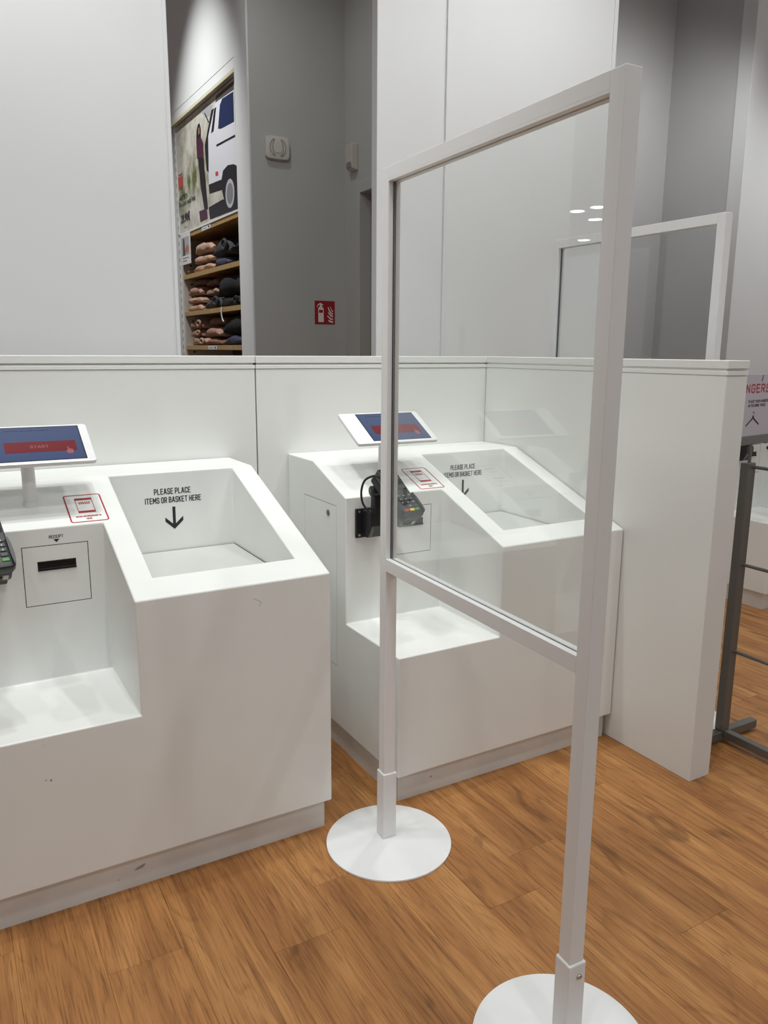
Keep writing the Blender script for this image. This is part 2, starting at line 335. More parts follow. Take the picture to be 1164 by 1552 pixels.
def flat_rect(bm, x0, y0, x1, y1, mtx, depth=0.0004): flat(bm, [(x0, y0), (x1, y0), (x1, y1), (x0, y1)], mtx, depth)
def ring_rect(bm, x0, y0, x1, y1, w, r, mtx, depth=0.0004, n=6):
    """rounded outline of line width w"""
    def loop(d, rr):
        pts = []
        for cx, cy, a0 in ((x1-d-rr, y1-d-rr, 0), (x0+d+rr, y1-d-rr, 90), (x0+d+rr, y0+d+rr, 180), (x1-d-rr, y0+d+rr, 270)):
            for k in range(n+1):
                a = math.radians(a0+90*k/n); pts.append((cx+rr*math.cos(a), cy+rr*math.sin(a)))
        return pts
    t = bmesh.new(); o = [t.verts.new((*p, depth)) for p in loop(0, r)]; i = [t.verts.new((*p, depth)) for p in loop(w, max(r-w, 0.0005))]
    for k in range(len(o)): t.faces.new((o[k], o[(k+1) % len(o)], i[(k+1) % len(o)], i[k]))
    merge(bm, t, mtx)

# ------------------------------------------------------------------ setting: floor of planks
bm = bmesh.new(); add_box(bm, (-20, -8, -0.12), (11, 30, -0.0045)); floor = struct('floor', bm, M['wood'])
PW, PL = 0.1785, 1.22
plank_me = None
cols = list(range(-6, 26)); joint = {2: 1.52, 0: 1.645, 6: 1.535, 8: 1.685}
npl = 0
for c in cols:
    x0 = 0.2315 + PW*c
    j = joint.get(c+0, 0.31 + ((c*0.377) % 1.0)*PL)
    y = j
    while y > 0.35: y -= PL
    while y < 3.1:
        if y + PL > 0.35:
            if plank_me is None:
                b = bmesh.new(); add_box(b, (0.0002, 0.0002, -0.004), (PW-0.0002, PL-0.0002, 0.0), 0.0004, 1)
                p = obj('plank', b, M['wood'], floor, local=True); plank_me = p.data
            else:
                p = bpy.data.objects.new('plank', plank_me); COL.objects.link(p); p.parent = floor
            p.location = (x0, y, 0); npl += 1
        y += PL
# ceiling, far from view except in the reflections
bm = bmesh.new(); add_box(bm, (-20, -8, CEIL), (11, 30, CEIL+0.1)); struct('ceiling', bm, M['ceiling'])

# walls
bm = bmesh.new(); add_box(bm, (-0.72, 3.40, 0), (0.944, 3.52, CEIL)); struct('wall_left', bm, M['wall'])
bm = bmesh.new(); add_box(bm, (0.940, 3.392, 0), (0.957, 3.525, CEIL), 0.002, 1); struct('trim_1', bm, M['wall'])
for i, (a, b) in enumerate([(1.930, 2.262), (2.306, 3.356)]):
    bm = bmesh.new(); add_box(bm, (a, 3.40, 0), (b, 3.445, CEIL)); struct(('wall_middle', 'wall_center')[i], bm, M['wall'])
for i, (a, b, y) in enumerate([(1.912, 1.930, 3.397), (2.262, 2.290, 3.403), (2.290, 2.306, 3.392), (3.356, 3.382, 3.392)]):
    bm = bmesh.new(); add_box(bm, (a, y, 0), (b, 3.447, CEIL), 0.0015, 1); struct('trim_%d' % (i+2), bm, M['wall'])
bm = bmesh.new(); add_box(bm, (1.905, 5.0, 0), (2.568, 5.12, CEIL)); struct('wall_back', bm, M['grey_wall'])
bm = bmesh.new(); add_box(bm, (1.893, 4.998, 0), (1.905, 5.121, CEIL), 0.001, 1); struct('trim_8', bm, M['wall'])
# passage side wall with its door
bm = bmesh.new()
add_box(bm, (2.568, 4.80, 0), (2.69, 5.12, CEIL)); add_box(bm, (2.568, 3.9, 2.43), (2.69, 4.80, CEIL)); add_box(bm, (2.568, 3.52, 0), (2.69, 3.9, CEIL))
struct('wall_passage', bm, M['grey_wall'])
bm = bmesh.new(); add_box(bm, (2.64, 3.93, 0), (2.68, 4.77, 2.40), 0.003, 1)
d1 = struct('door_1', bm, mat('brown_door', (0.16, 0.12, 0.08), 0.5, noise=0.1, nscale=12))
bm = bmesh.new(); add_box(bm, (2.555, 4.77, 0), (2.70, 4.835, 2.47), 0.003, 1); add_box(bm, (2.555, 3.87, 2.40), (2.70, 4.77, 2.47), 0.003, 1); add_box(bm, (2.555, 3.87, 0), (2.70, 3.93, 2.40), 0.003, 1)
obj('door_frame', bm, M['grey_wall'], d1)
bm = bmesh.new(); add_cyl(bm, (2.64, 4.02, 1.03), (2.585, 4.02, 1.03), 0.011, 14); add_cyl(bm, (2.59, 4.02, 1.03), (2.59, 4.13, 1.03), 0.009, 14); obj('door_handle', bm, M['steel'], d1)
# wall that carries the shelf bay: flush part above, end pilaster beside the shelves
bm = bmesh.new(); add_box(bm, (1.90, 5.12, 3.23), (2.02, 8.2, CEIL)); add_box(bm, (1.90, 6.80, 0), (2.02, 8.2, 3.23)); add_box(bm, (2.36, 5.12, 0), (2.46, 8.2, CEIL))
struct('wall_side', bm, M['wall'])
bm = bmesh.new(); add_box(bm, (1.897, 5.121, 0), (2.30, 5.24, 3.23), 0.002, 1); struct('trim_6', bm, M['wall'])
# recess on the right and the wall past it
bm = bmesh.new(); add_box(bm, (3.0, 5.5, 0), (6.3, 5.62, CEIL)); struct('wall_far', bm, M['mid_wall'])
bm = bmesh.new(); add_box(bm, (6.2, 4.70, 0), (6.32, 5.5, CEIL)); struct('wall_recess', bm, M['mid_wall'])
bm = bmesh.new(); add_box(bm, (6.2, 4.66, 0), (10.5, 4.78, CEIL)); struct('wall_right', bm, M['wall'])
bm = bmesh.new(); add_box(bm, (6.19, 4.652, 0), (6.235, 4.79, CEIL), 0.002, 1); struct('trim_7', bm, M['wall'])

# ------------------------------------------------------------------ low partition in three lengths
def partition(label, a, b, end_pad=False):
    """a, b: opposite floor corners of the panel"""
    t = thing('low_partition', label, 'partition', (a[0], a[1], 0), 0, None)
    bm = bmesh.new(); add_box(bm, (a[0], a[1], 0), (b[0], b[1], 1.331), 0.0012, 1)
    add_box(bm, (a[0]+0.004, a[1]+0.006, 1.331), (b[0]-0.004, b[1]-0.006, 1.356)); obj('panel', bm, M['partition'], t)
    box('trim_strip', (a[0]-0.001, a[1]-0.002, 1.3325), (b[0]+0.001, b[1]+0.002, 1.3455), M['partition'], t, 0.001, 1)
    box('cap', (a[0]-0.001, a[1]-0.003, 1.3525), (b[0]+0.001, b[1]+0.003, 1.3775), M['partition'], t, 0.0015, 1)
    return t
YW, TW = 2.728, 0.0974
p1 = partition('long white half-height partition running behind the nearest checkout counter', (-2.4, YW), (1.0335, YW+TW))
box('joint_strip', (1.0335, YW+0.02, 0), (1.0385, YW+0.06, 1.33), M['dark'], p1)
p2 = partition('short white half-height partition behind the second counter with the black card reader arm', (1.0385, YW), (2.074, YW+TW))
p3 = partition('white half-height return partition whose end stands free beside the grey metal rack', (2.076, 1.5502), (2.1735, YW+TW))

# ------------------------------------------------------------------ checkout counters
RA, FA, ZT1, ZB, YB, ZTOP, XN, ZS, FN, CW = 0.9272, 1.9014, 0.792, 0.093, 2.5003, 1.0174, 0.3934, 0.4903, 2.2511, 0.9154
X0 = RA - CW
SL = (ZTOP-ZT1)/(YB-FA)
def slope(y): return ZT1 + (y-FA)*SL
YBACK = YW - 0.0045
TH = math.atan(SL); SV = (0, math.cos(TH), math.sin(TH))
def counter_body():
    def tmp(bm):
        me = bpy.data.meshes.new('t'); bmesh.ops.recalc_face_normals(bm, faces=bm.faces); bm.to_mesh(me); bm.free()
        o = bpy.data.objects.new('t', me); COL.objects.link(o); return o
    b = bmesh.new(); add_prism(b, [(FA, ZB), (YBACK, ZB), (YBACK, ZTOP), (YB, ZTOP), (FA, ZT1)], X0, RA); base = tmp(b)
    cut = []
    b = bmesh.new(); add_box(b, (X0-0.2, FA-0.2, ZS), (XN, FN, 1.5)); cut.append(tmp(b))
    b = bmesh.new(); add_box(b, (0.460, 1.985, 0.745), (0.856, 2.492, 1.5)); cut.append(tmp(b))
    b = bmesh.new(); add_box(b, (0.179, FN-0.05, 0.7075), (0.3495, FN+0.006, 0.8755)); late = [tmp(b)]
    b = bmesh.new(); add_box(b, (X0-0.05, 2.318, 0.314), (X0+0.006, 2.578, 0.887)); late.append(tmp(b))
    for c in cut:
        md = base.modifiers.new('b', 'BOOLEAN'); md.operation = 'DIFFERENCE'; md.object = c; md.solver = 'EXACT'
    bv = base.modifiers.new('v', 'BEVEL'); bv.width = 0.009; bv.segments = 4; bv.limit_method = 'ANGLE'; bv.angle_limit = math.radians(15)
    for c in late:
        md = base.modifiers.new('b', 'BOOLEAN'); md.operation = 'DIFFERENCE'; md.object = c; md.solver = 'EXACT'
    bpy.context.view_layer.update()
    me = bpy.data.meshes.new_from_object(base.evaluated_get(bpy.context.evaluated_depsgraph_get()))
    bm = bmesh.new(); bm.from_mesh(me); bpy.data.meshes.remove(me)
    for o in [base]+cut+late:
        d = o.data; bpy.data.objects.remove(o); bpy.data.meshes.remove(d)
    return bm
G_COUNTER = 'self-checkout counters'
counter = thing('checkout_counter', 'nearest white self-checkout counter, cut off by the left frame edge', 'counter', (X0, FA, 0), 0, G_COUNTER)
obj('body', counter_body(), M['counter'], counter)
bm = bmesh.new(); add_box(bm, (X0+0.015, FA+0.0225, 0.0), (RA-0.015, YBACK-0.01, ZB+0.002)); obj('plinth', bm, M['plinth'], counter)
# lift-out bottom of the basket well with its dark joint
box('well_gap_shade', (0.4601, 1.9851, 0.7452), (0.8559, 2.4919, 0.7570), M['dark'], counter)  # black slab standing in for the shade in the tray gap
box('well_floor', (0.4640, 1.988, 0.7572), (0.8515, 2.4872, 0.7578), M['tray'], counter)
# receipt printer door in the notch
box('receipt_gap_shade', (0.179, FN+0.0008, 0.7075), (0.3495, FN+0.0062, 0.8755), M['dark'], counter)  # black backing that paints the shade in the gap round the receipt door
rd = bmesh.new()
sx0, sx1, sz0, sz1 = 0.216, 0.315, 0.805, 0.8315
for a, b in (((0.1811, 0.7096), (sx0, 0.8734)), ((sx1, 0.7096), (0.3474, 0.8734)), ((sx0, 0.7096), (sx1, sz0)), ((sx0, sz1), (sx1, 0.8734))):
    add_box(rd, (a[0], FN, a[1]), (b[0], FN+0.0007, b[1]))
rdo = obj('receipt_door', rd, M['counter'], counter)
bm = bmesh.new(); add_box(bm, (sx0, FN+0.0002, sz0), (sx1, FN+0.0007, sz1)); add_box(bm, (sx0, FN-0.004, sz0), (sx1, FN+0.003, sz0+0.007), 0.001, 1); add_box(bm, (sx0, FN-0.002, sz1-0.006), (sx1, FN+0.003, sz1), 0.001, 1)
obj('receipt_slot', bm, M['black_gloss'], rdo)
MF = lambda x, z: basis((x, FN, z), (1, 0, 0), (0, 0, 1))
stroke_text('receipt_lettering', 'RECEIPT', MF(0.2685, 0.8975), 0.0088, 0.037, M['ink'], counter, 0.19)
bm = bmesh.new(); flat(bm, [(-0.008, 0.0045), (0.008, 0.0045), (0, -0.0045)], MF(0.2685, 0.8858)); obj('receipt_arrow', bm, M['ink'], counter)
# service door in the left flank
box('door_gap_shade', (X0+0.0008, 2.318, 0.314), (X0+0.0062, 2.578, 0.887), M['dark'], counter)  # dark sheet in place of the shade in the service door gap
sd = box('service_door', (X0, 2.3198, 0.3158), (X0+0.0007, 2.5762, 0.8852), M['counter'], counter)
bm = bmesh.new(); add_cyl(bm, (X0+0.002, 2.38, 0.853), (X0-0.003, 2.38, 0.853), 0.0105, 24, bev=0.0008); add_box(bm, (X0-0.0036, 2.3792, 0.849), (X0-0.0028, 2.3808, 0.857)); obj('lock', bm, M['rack'], sd, smooth=True)
# lettering on the back of the basket well
MWELL = lambda x, z: basis((x, 2.492, z), (1, 0, 0), (0, 0, 1))
stroke_text('well_lettering', 'PLEASE PLACE', MWELL(0.654, 0.9535), 0.0195, 0.118, M['ink'], counter)
stroke_text('well_lettering', 'ITEMS OR BASKET HERE', MWELL(0.656, 0.9255), 0.0195, 0.181, M['ink'], counter)
bm = bmesh.new(); MA = MWELL(0.656, 0.866)
flat_rect(bm, -0.0048, -0.025, 0.0048, 0.036, MA)
flat(bm, [(0, -0.038), (0.029, -0.011), (0.029, 0.003), (0, -0.024)], MA, 0.0005); flat(bm, [(0, -0.038), (0, -0.024), (-0.029, 0.003), (-0.029, -0.011)], MA, 0.0005)
obj('arrow', bm, M['ink'], counter)
# scan panel print on the slope
scx, scy = 0.3625, 2.331
MS = basis((scx, scy, slope(scy)), (1, 0, 0), SV)
bm = bmesh.new(); ring_rect(bm, -0.0515, -0.075, 0.0515, 0.075, 0.0042, 0.009, MS); sp = obj('scan_panel', bm, M['red_ink'], counter)
bm = bmesh.new(); ring_rect(bm, -0.023, -0.026, 0.024, 0.055, 0.0017, 0.0022, MS)
flat_rect(bm, -0.023, 0.044, 0.024, 0.055, MS); flat_rect(bm, -0.023, -0.026, 0.024, -0.015, MS); obj('phone_icon', bm, M['red_ink'], sp)
bm = bmesh.new()
for k in range(6): flat_rect(bm, -0.0145+k*0.0053, 0.021, -0.0113+k*0.0053, 0.033, MS)
obj('bar_code', bm, M['red_ink'], sp)
MS2 = lambda y: basis((scx, scy+y*math.cos(TH), slope(scy+y*math.cos(TH))), (1, 0, 0), SV)
stroke_text('scan_lettering', 'SCAN MEMBERSHIP ID', MS2(-0.045), 0.0085, 0.068, M['red_ink'], sp, 0.2)
stroke_text('scan_lettering', 'HERE', MS2(-0.058), 0.0085, 0.016, M['red_ink'], sp, 0.2)

# ------------------------------------------------------------------ tablet on its post
TX, TY, TZ = 0.235, 2.357, 1.140; TW_, TH_, TA = 0.317, 0.179, 0.517
tablet = thing('tablet_stand', 'white tablet on a post on the nearest counter, START screen half in frame', 'tablet', (0.2235, 2.372, slope(2.372)), 0, 'ordering tablets on posts')
bm = bmesh.new(); add_cyl(bm, (0.2235, 2.372, slope(2.372)-0.004), (0.2235, 2.372, 1.136), 0.0178, 32); obj('post', bm, M['counter'], tablet, smooth=True)
bm = bmesh.new(); add_cyl(bm, (0.2235, 2.372, slope(2.372)-0.008), (0.2235, 2.372, slope(2.372)+0.0095), 0.0198, 32, bev=0.001); obj('post_collar', bm, M['counter'], tablet, smooth=True)
MT = basis((TX, TY, TZ), (1, 0, 0), (0, math.cos(TA), math.sin(TA)))
def round_rect(w, h, r, n=5, cx=0, cy=0):
    p = []
    for sx, sy, a0 in ((1, 1, 0), (-1, 1, 90), (-1, -1, 180), (1, -1, 270)):
        for k in range(n+1):
            a = math.radians(a0+90*k/n); p.append((cx+sx*(w/2-r)+r*math.cos(a), cy+sy*(h/2-r)+r*math.sin(a)))
    return p
bm = bmesh.new(); t = bmesh.new(); add_prism(t, round_rect(TW_, TH_, 0.009), -0.012, 0.0, axis='Z')
bmesh.ops.bevel(t, geom=[e for e in t.edges if e.calc_face_angle(0) > 1.2], offset=0.002, segments=2, affect='EDGES', profile=0.5)
merge(bm, t, MT); tb = obj('tablet_shell', bm, M['tablet'], tablet, smooth=True)
SX0, SX1, SY0, SY1 = -TW_/2+0.066, TW_/2-0.026, -TH_/2+0.014, TH_/2-0.011
bm = bmesh.new(); flat_rect(bm, SX0-0.0032, SY0-0.0028, SX1+0.0032, SY1+0.0036, MT, 0.0002); obj('bezel', bm, M['black_gloss'], tb)
bm = bmesh.new(); flat_rect(bm, SX0, SY0, SX1, SY1, MT, 0.0005); scr = obj('screen', bm, M['screen'], tablet)
bcx = (SX0+SX1)/2+0.004
bm = bmesh.new(); flat_rect(bm, bcx-0.092, -0.039, bcx+0.092, 0.010, MT, 0.0008); obj('start_button', bm, M['screen_red'], scr)
stroke_text('start_lettering', 'START', basis(MT @ Vector((bcx-0.004, -0.0145, 0)), MT.col[0].xyz, MT.col[1].xyz), 0.013, 0.047, M['screen_pink'], scr, 0.17, 0.0011)
bm = bmesh.new()     # small pointing hand at the button's corner
hx, hy = bcx+0.072, -0.036
flat(bm, [(hx-0.007, hy-0.016), (hx+0.007, hy-0.016), (hx+0.009, hy-0.004), (hx+0.008, hy+0.003), (hx+0.005, hy+0.004), (hx+0.004, hy+0.001), (hx+0.002, hy+0.006), (hx, hy+0.005), (hx-0.001, hy+0.002), (hx-0.002, hy+0.016), (hx-0.0045, hy+0.016), (hx-0.005, hy), (hx-0.009, hy-0.001), (hx-0.010, hy-0.005)], MT, 0.0012)
obj('pointer_hand', bm, M['screen_pink'], scr)
bm = bmesh.new(); rr = random.Random(3); xx = SX0+0.03
while xx < SX1-0.085:
    w = rr.uniform(0.004, 0.012); flat_rect(bm, xx, SY1-0.016, xx+w, SY1-0.0135, MT, 0.0009); xx += w+0.0025
obj('screen_header', bm, M['screen_ink'], scr)

# ------------------------------------------------------------------ card terminal on its wall bracket
term = thing('card_terminal', 'black card terminal with keypad at the left frame edge on the nearest counter', 'card terminal', (0.0915, FN, 0.785), 0, 'card terminals on bracket arms')
PX0, PX1, PZ0, PZ1 = 0.046, 0.139, 0.787, 0.886
bm = bmesh.new(); add_box(bm, (PX0, FN-0.010, PZ0), (PX1, FN-0.0002, PZ1), 0.002, 2); mp = obj('mounting_plate', bm, M['black'], term)
for sx in (PX0+0.012, PX1-0.012):
    for sz in (PZ0+0.010, PZ1-0.010):
        b = bmesh.new(); add_cyl(b, (sx, FN-0.008, sz), (sx, FN-0.0125, sz), 0.0042, 14, bev=0.0008); obj('screw', b, M['steel'], mp, smooth=True)
bm = bmesh.new(); add_prism(bm, [(FN-0.008, 0.792), (FN-0.008, 0.882), (FN-0.058, 0.882), (FN-0.066, 0.870), (FN-0.066, 0.835), (FN-0.040, 0.792)], 0.070, 0.136, 0.003, 2)
br = obj('bracket', bm, M['black'], term)
bm = bmesh.new(); add_prism(bm, [(FN-0.058, 0.797), (FN-0.045, 0.797), (FN-0.069, 0.836), (FN-0.074, 0.828)], 0.073, 0.079, 0.001, 1); obj('lever', bm, M['rack'], br)
bm = bmesh.new(); add_box(bm, (0.086, FN-0.062, 0.872), (0.118, FN-0.034, 0.962), 0.005, 2); obj('neck', bm, M['black'], term)
bm = bmesh.new(); add_cyl(bm, (0.079, FN-0.050, 0.950), (0.126, FN-0.050, 0.950), 0.0175, 28, bev=0.002); hg = obj('hinge', bm, M['black'], term, smooth=True)
bm = bmesh.new(); add_cyl(bm, (0.0792, FN-0.050, 0.950), (0.0770, FN-0.050, 0.950), 0.009, 20); obj('hinge_bolt', bm, M['key'], hg, smooth=True)
# inclined terminal: local frame u = X, v = up the slope of the face, n = out of the face
MTm = basis((0.105, 1.980, 0.897), (1, 0.138, 0.0), (-0.018, 0.130, 0.110))
TL = 0.197
bm = bmesh.new(); t = bmesh.new()
outl = [(-0.033, -0.002), (0.034, -0.002), (0.0415, 0.006), (0.0435, 0.030), (0.0425, 0.062), (0.0375, 0.085), (0.036, 0.188), (0.030, TL), (-0.030, TL), (-0.036, 0.188), (-0.0375, 0.085), (-0.0425, 0.062), (-0.0435, 0.030), (-0.0415, 0.006)]
add_prism(t, outl, -0.026, 0.0, axis='Z'); bmesh.ops.bevel(t, geom=[e for e in t.edges if e.calc_face_angle(0) > 1.2], offset=0.004, segments=3, affect='EDGES', profile=0.5)
merge(bm, t, MTm); tbod = obj('terminal_body', bm, M['black'], term, smooth=True)
bm = bmesh.new(); t = bmesh.new(); add_prism(t, round_rect(0.064, 0.086, 0.004, 3, 0, 0.147), -0.003, 0.0012, axis='Z'); merge(bm, t, MTm); obj('screen_glass', bm, M['black_gloss'], tbod)
bm = bmesh.new(); flat_rect(bm, -0.027, 0.110, 0.027, 0.178, MTm, 0.0016); obj('terminal_screen', bm, M['lcd'], term)
# raised privacy rim round the keypad
for sgn in (-1, 1):
    bm = bmesh.new(); t = bmesh.new(); add_prism(t, [(sgn*0.0365, 0.002), (sgn*0.0412, 0.008), (sgn*0.043, 0.030), (sgn*0.042, 0.060), (sgn*0.038, 0.082), (sgn*0.0335, 0.082), (sgn*0.0345, 0.030)], -0.002, 0.008, axis='Z'); merge(bm, t, MTm)
    obj('keypad_rim', bm, M['black'], tbod)
first = None
for r in range(5):
    for c in range(3):
        kx, ky = -0.0215+c*0.0215, 0.020+r*0.0145
        mk = M['key'] if r else (M['key_red'], M['key_yellow'], M['key_green'])[c]
        b = bmesh.new(); add_box(b, (kx-0.0088, ky-0.0048, -0.001), (kx+0.0088, ky+0.0048, 0.0024), 0.0012, 1, MTm)
        k = obj('key', b, mk, term)
        if r == 0: k['label'] = ('red cancel key', 'yellow correction key', 'green confirm key')[c]
nums = {1: 'X0#', 2: '789', 3: '456', 4: '123'}
bm = bmesh.new()
for r, s in nums.items():
    for c in range(3):
        if r == 1 and c != 1: continue
        t = text_bm(s[c], 0.0052, None, 0.02, 0.0027)
        merge(bm, t, MTm @ Matrix.Translation((-0.0215+c*0.0215, 0.020+r*0.0145, 0)))
obj('key_digits', bm, M['paper'], term)
bm = bmesh.new(); flat(bm, round_rect(0.007, 0.005, 0.0024, 3, -0.027, 0.094), MTm, 0.0014); obj('indicator', bm, M['led'], term)
# cradle, chip-card mouth and joint behind the terminal
bm = bmesh.new(); add_box(bm, (-0.036, 0.004, -0.066), (0.0375, 0.060, -0.024), 0.008, 3, MTm); cr = obj('card_mouth', bm, M['black'], term, smooth=True)
bm = bmesh.new(); add_box(bm, (-0.026, 0.0025, -0.051), (0.013, 0.0075, -0.045), 0.0005, 1, MTm); obj('card_slot', bm, M['dark'], cr)
bm = bmesh.new(); add_box(bm, (0.014, 0.0028, -0.058), (0.029, 0.008, -0.040), 0.003, 2, MTm); obj('slot_tag', bm, M['bell'], cr)
bm = bmesh.new(); add_box(bm, (-0.034, 0.128, -0.058), (0.030, 0.200, -0.0255), 0.007, 2, MTm); add_box(bm, (-0.020, 0.085, -0.062), (0.018, 0.135, -0.0255), 0.005, 2, MTm); obj('cradle', bm, M['black'], term)
bm = bmesh.new()
add_tube(bm, [(0.072, 2.128, 1.004), (0.056, 2.135, 1.012), (0.034, 2.158, 0.996), (0.026, 2.168, 0.960), (0.036, 2.178, 0.920), (0.058, 2.186, 0.892), (0.078, 2.195, 0.874)], 0.0036); obj('cable', bm, M['black'], term, smooth=True)

# copies: second counter, and the one far right behind the rack
DX = (1.1452, 0.004, 0); DC = (3.888, 0.64, 0)
def shifted(o, d): return tuple(Vector(o.location)+Vector(d))
counter_b = dup(counter, shifted(counter, DX), 'middle white self-checkout counter behind the large screen barrier, set against the return partition')
counter_c = dup(counter, shifted(counter, DC), 'far white self-checkout counter, only its left flank showing behind the grey rack')
dup(tablet, shifted(tablet, DX), 'white tablet with blue and red screen behind the left post of the large barrier')
dup(tablet, shifted(tablet, DC), 'white tablet on the far counter, hidden behind the hangers sign')
term_b = dup(term, shifted(term, DX), 'black card terminal on an arm with a cable loop, crossed by the large barrier post')
dup(term, shifted(term, (DC[0]+0.055, DC[1], DC[2])), 'black card terminal on the far counter under the hangers sign')
# on the second counter the terminal is swung a little to the right on its arm
pv = Vector((0.105, 1.985, 0.897)) - Vector(term.location)
for ch in term_b.children:
    if ch.name.split('.')[0] not in ('mounting_plate', 'bracket', 'neck', 'hinge', 'cable'):
        ch.matrix_basis = Matrix.Translation(pv+Vector((0.036, 0.046, 0.002))) @ Matrix.Rotation(math.radians(1), 4, 'Z') @ Matrix.Translation(-pv)
for ch in term_b.children:
    if ch.name.startswith('terminal_screen'): ch.data = ch.data.copy(); ch.data.materials[0] = M['sleep']
# wear on the nearest counter and its plinth
def blob(bm, cx, cz, rx, rz, y, seed, ang=0):
    r = random.Random(seed); pts = []
    for k in range(9):
        a = 2*PI*k/9; q = r.uniform(0.55, 1.0); px, pz = rx*q*math.cos(a), rz*q*math.sin(a)
        pts.append((cx+px*math.cos(ang)-pz*math.sin(ang), cz+px*math.sin(ang)+pz*math.cos(ang)))
    flat(bm, pts, basis((0, y, 0), (1, 0, 0), (0, 0, 1)), 0.0003)
bm = bmesh.new(); blob(bm, 0.172, 0.374, 0.0035, 0.0035, FA, 1); blob(bm, 0.160, 0.377, 0.002, 0.002, FA, 2); blob(bm, 0.163, 0.378, 0.0012, 0.0012, FA, 5); blob(bm, 0.165, 0.47, 0.001, 0.001, FA, 9)
obj('chip_mark', bm, M['grey_ink'], counter)
bm = bmesh.new()
flat(bm, [(0.700, 0.752), (0.722, 0.738), (0.722, 0.7393), (0.700, 0.7528)], basis((0, FA, 0), (1, 0, 0), (0, 0, 1)), 0.0003); flat(bm, [(0.722, 0.739), (0.714, 0.728), (0.7148, 0.7276), (0.7228, 0.7386)], basis((0, FA, 0), (1, 0, 0), (0, 0, 1)), 0.0003)
obj('scratch', bm, M['grey_ink'], counter)
bm = bmesh.new(); blob(bm, 0.372, 0.052, 0.022, 0.006, FA+0.0225, 3, 0.35); blob(bm, 0.315, 0.034, 0.004, 0.002, FA+0.0225, 4)
obj('scuff', bm, mat('scuff_grey', (0.30, 0.285, 0.27), 0.6), counter)
bm = bmesh.new(); blob(bm, 0.15, 0.05, 0.006, 0.004, FA+0.0225, 6, 0.3)
s2 = obj('scuff', bm, bpy.data.materials['scuff_grey'], counter); s2.parent = counter_b

# ------------------------------------------------------------------ framed clear barriers on round feet
def barrier(label, loc, rz, L, top, rail, sleeve_h=0.21, bolt=True):
    t = thing('screen_barrier', label, 'barrier', loc, rz, 'framed clear screen barriers'); w = 0.0345
    K = dict(local=True)
    def bx(name, a, b, m, par=t, bev=0.0015): 
        bm = bmesh.new(); add_box(bm, a, b, bev, 2); return obj(name, bm, m, par, local=True)
    bx('post', (0, -w, 0.15), (w, 0, top), M['frame']); bx('post', (0, -L, 0.15), (w, -L+w, top), M['frame'])
    def rail_obj(name, z0, z1, up):
        bm = bmesh.new()
        # channel section: two lips with a groove for the pane between them
        add_box(bm, (0, -L+w, z0), (w, -w, z1-0.006 if up else z1), 0.0008, 1) if up else add_box(bm, (0, -L+w, z0+0.006), (w, -w, z1), 0.0008, 1)
        za, zb = (z1-0.007, z1) if up else (z0, z0+0.007)
        add_box(bm, (0, -L+w, za), (w/2-0.0030, -w, zb), 0.0008, 1); add_box(bm, (w/2+0.0024, -L+w, za), (w, -w, zb), 0.0008, 1)
        return obj(name, bm, M['frame'], t, local=True)
    rail_obj('top_rail', top-w, top, False); rail_obj('bottom_rail', rail, rail+w, True)
    pane = bx('pane', (w/2-0.002, -L+w+0.0005, rail+w-0.005), (w/2+0.002, -w-0.0005, top-w+0.005), M['glass'], bev=0.0)
    bm = bmesh.new()
    for s0, s1 in ((-w-0.004, -w), (-L+w, -L+w+0.004)): add_box(bm, (w/2-0.0035, s0, rail+w), (w/2-0.0021, s1, top-w)); add_box(bm, (w/2+0.0021, s0, rail+w), (w/2+0.0028, s1, top-w))
    add_box(bm, (w/2-0.0030, -L+w, rail+w-0.006), (w/2-0.0021, -w, rail+w-0.0008)); add_box(bm, (w/2+0.0021, -L+w, rail+w-0.006), (w/2+0.0024, -w, rail+w-0.0030))
    obj('gasket', bm, M['gasket'], pane, local=True)
    for i, (sy, cy) in enumerate(((-w/2, -0.047), (-L+w/2, -L+0.0245))):
        bm = bmesh.new(); add_cyl(bm, (0.010, cy, 0.0), (0.010, cy, 0.0065), 0.181, 96, bev=0.0015); obj('base_plate', bm, M['disc'], t, local=True, smooth=True)
        h = w/2+0.0042
        # sleeve: a square collar open round the post
        bm = bmesh.new()
        add_box(bm, (w/2-h, sy-h, 0.0062), (w/2+h, sy+h, sleeve_h), 0.003, 2)
        s = obj('sleeve', bm, M['frame'], t, local=True)
        if bolt and i == 1:
            bm = bmesh.new(); z = sleeve_h-0.030
            add_cyl(bm, (w/2+0.004, sy-h+0.001, z), (w/2+0.004, sy-h-0.0035, z), 0.0066, 20, bev=0.0012); add_cyl(bm, (w/2+0.004, sy-h-0.0036, z), (w/2+0.004, sy-h-0.0040, z), 0.0028, 6); bo = obj('bolt', bm, M['steel'], s, local=True, smooth=True)
    return t
barrier('tall white-framed clear screen barrier in the foreground on two round white feet', (1.0331, 1.8081, 0), -0.047, 0.8355, 1.8417, 0.8136)
barrier('smaller-looking white-framed clear barrier standing behind the return partition', (2.405, 2.715, 0), 0.0, 0.858, 1.868, 0.8136, bolt=False)

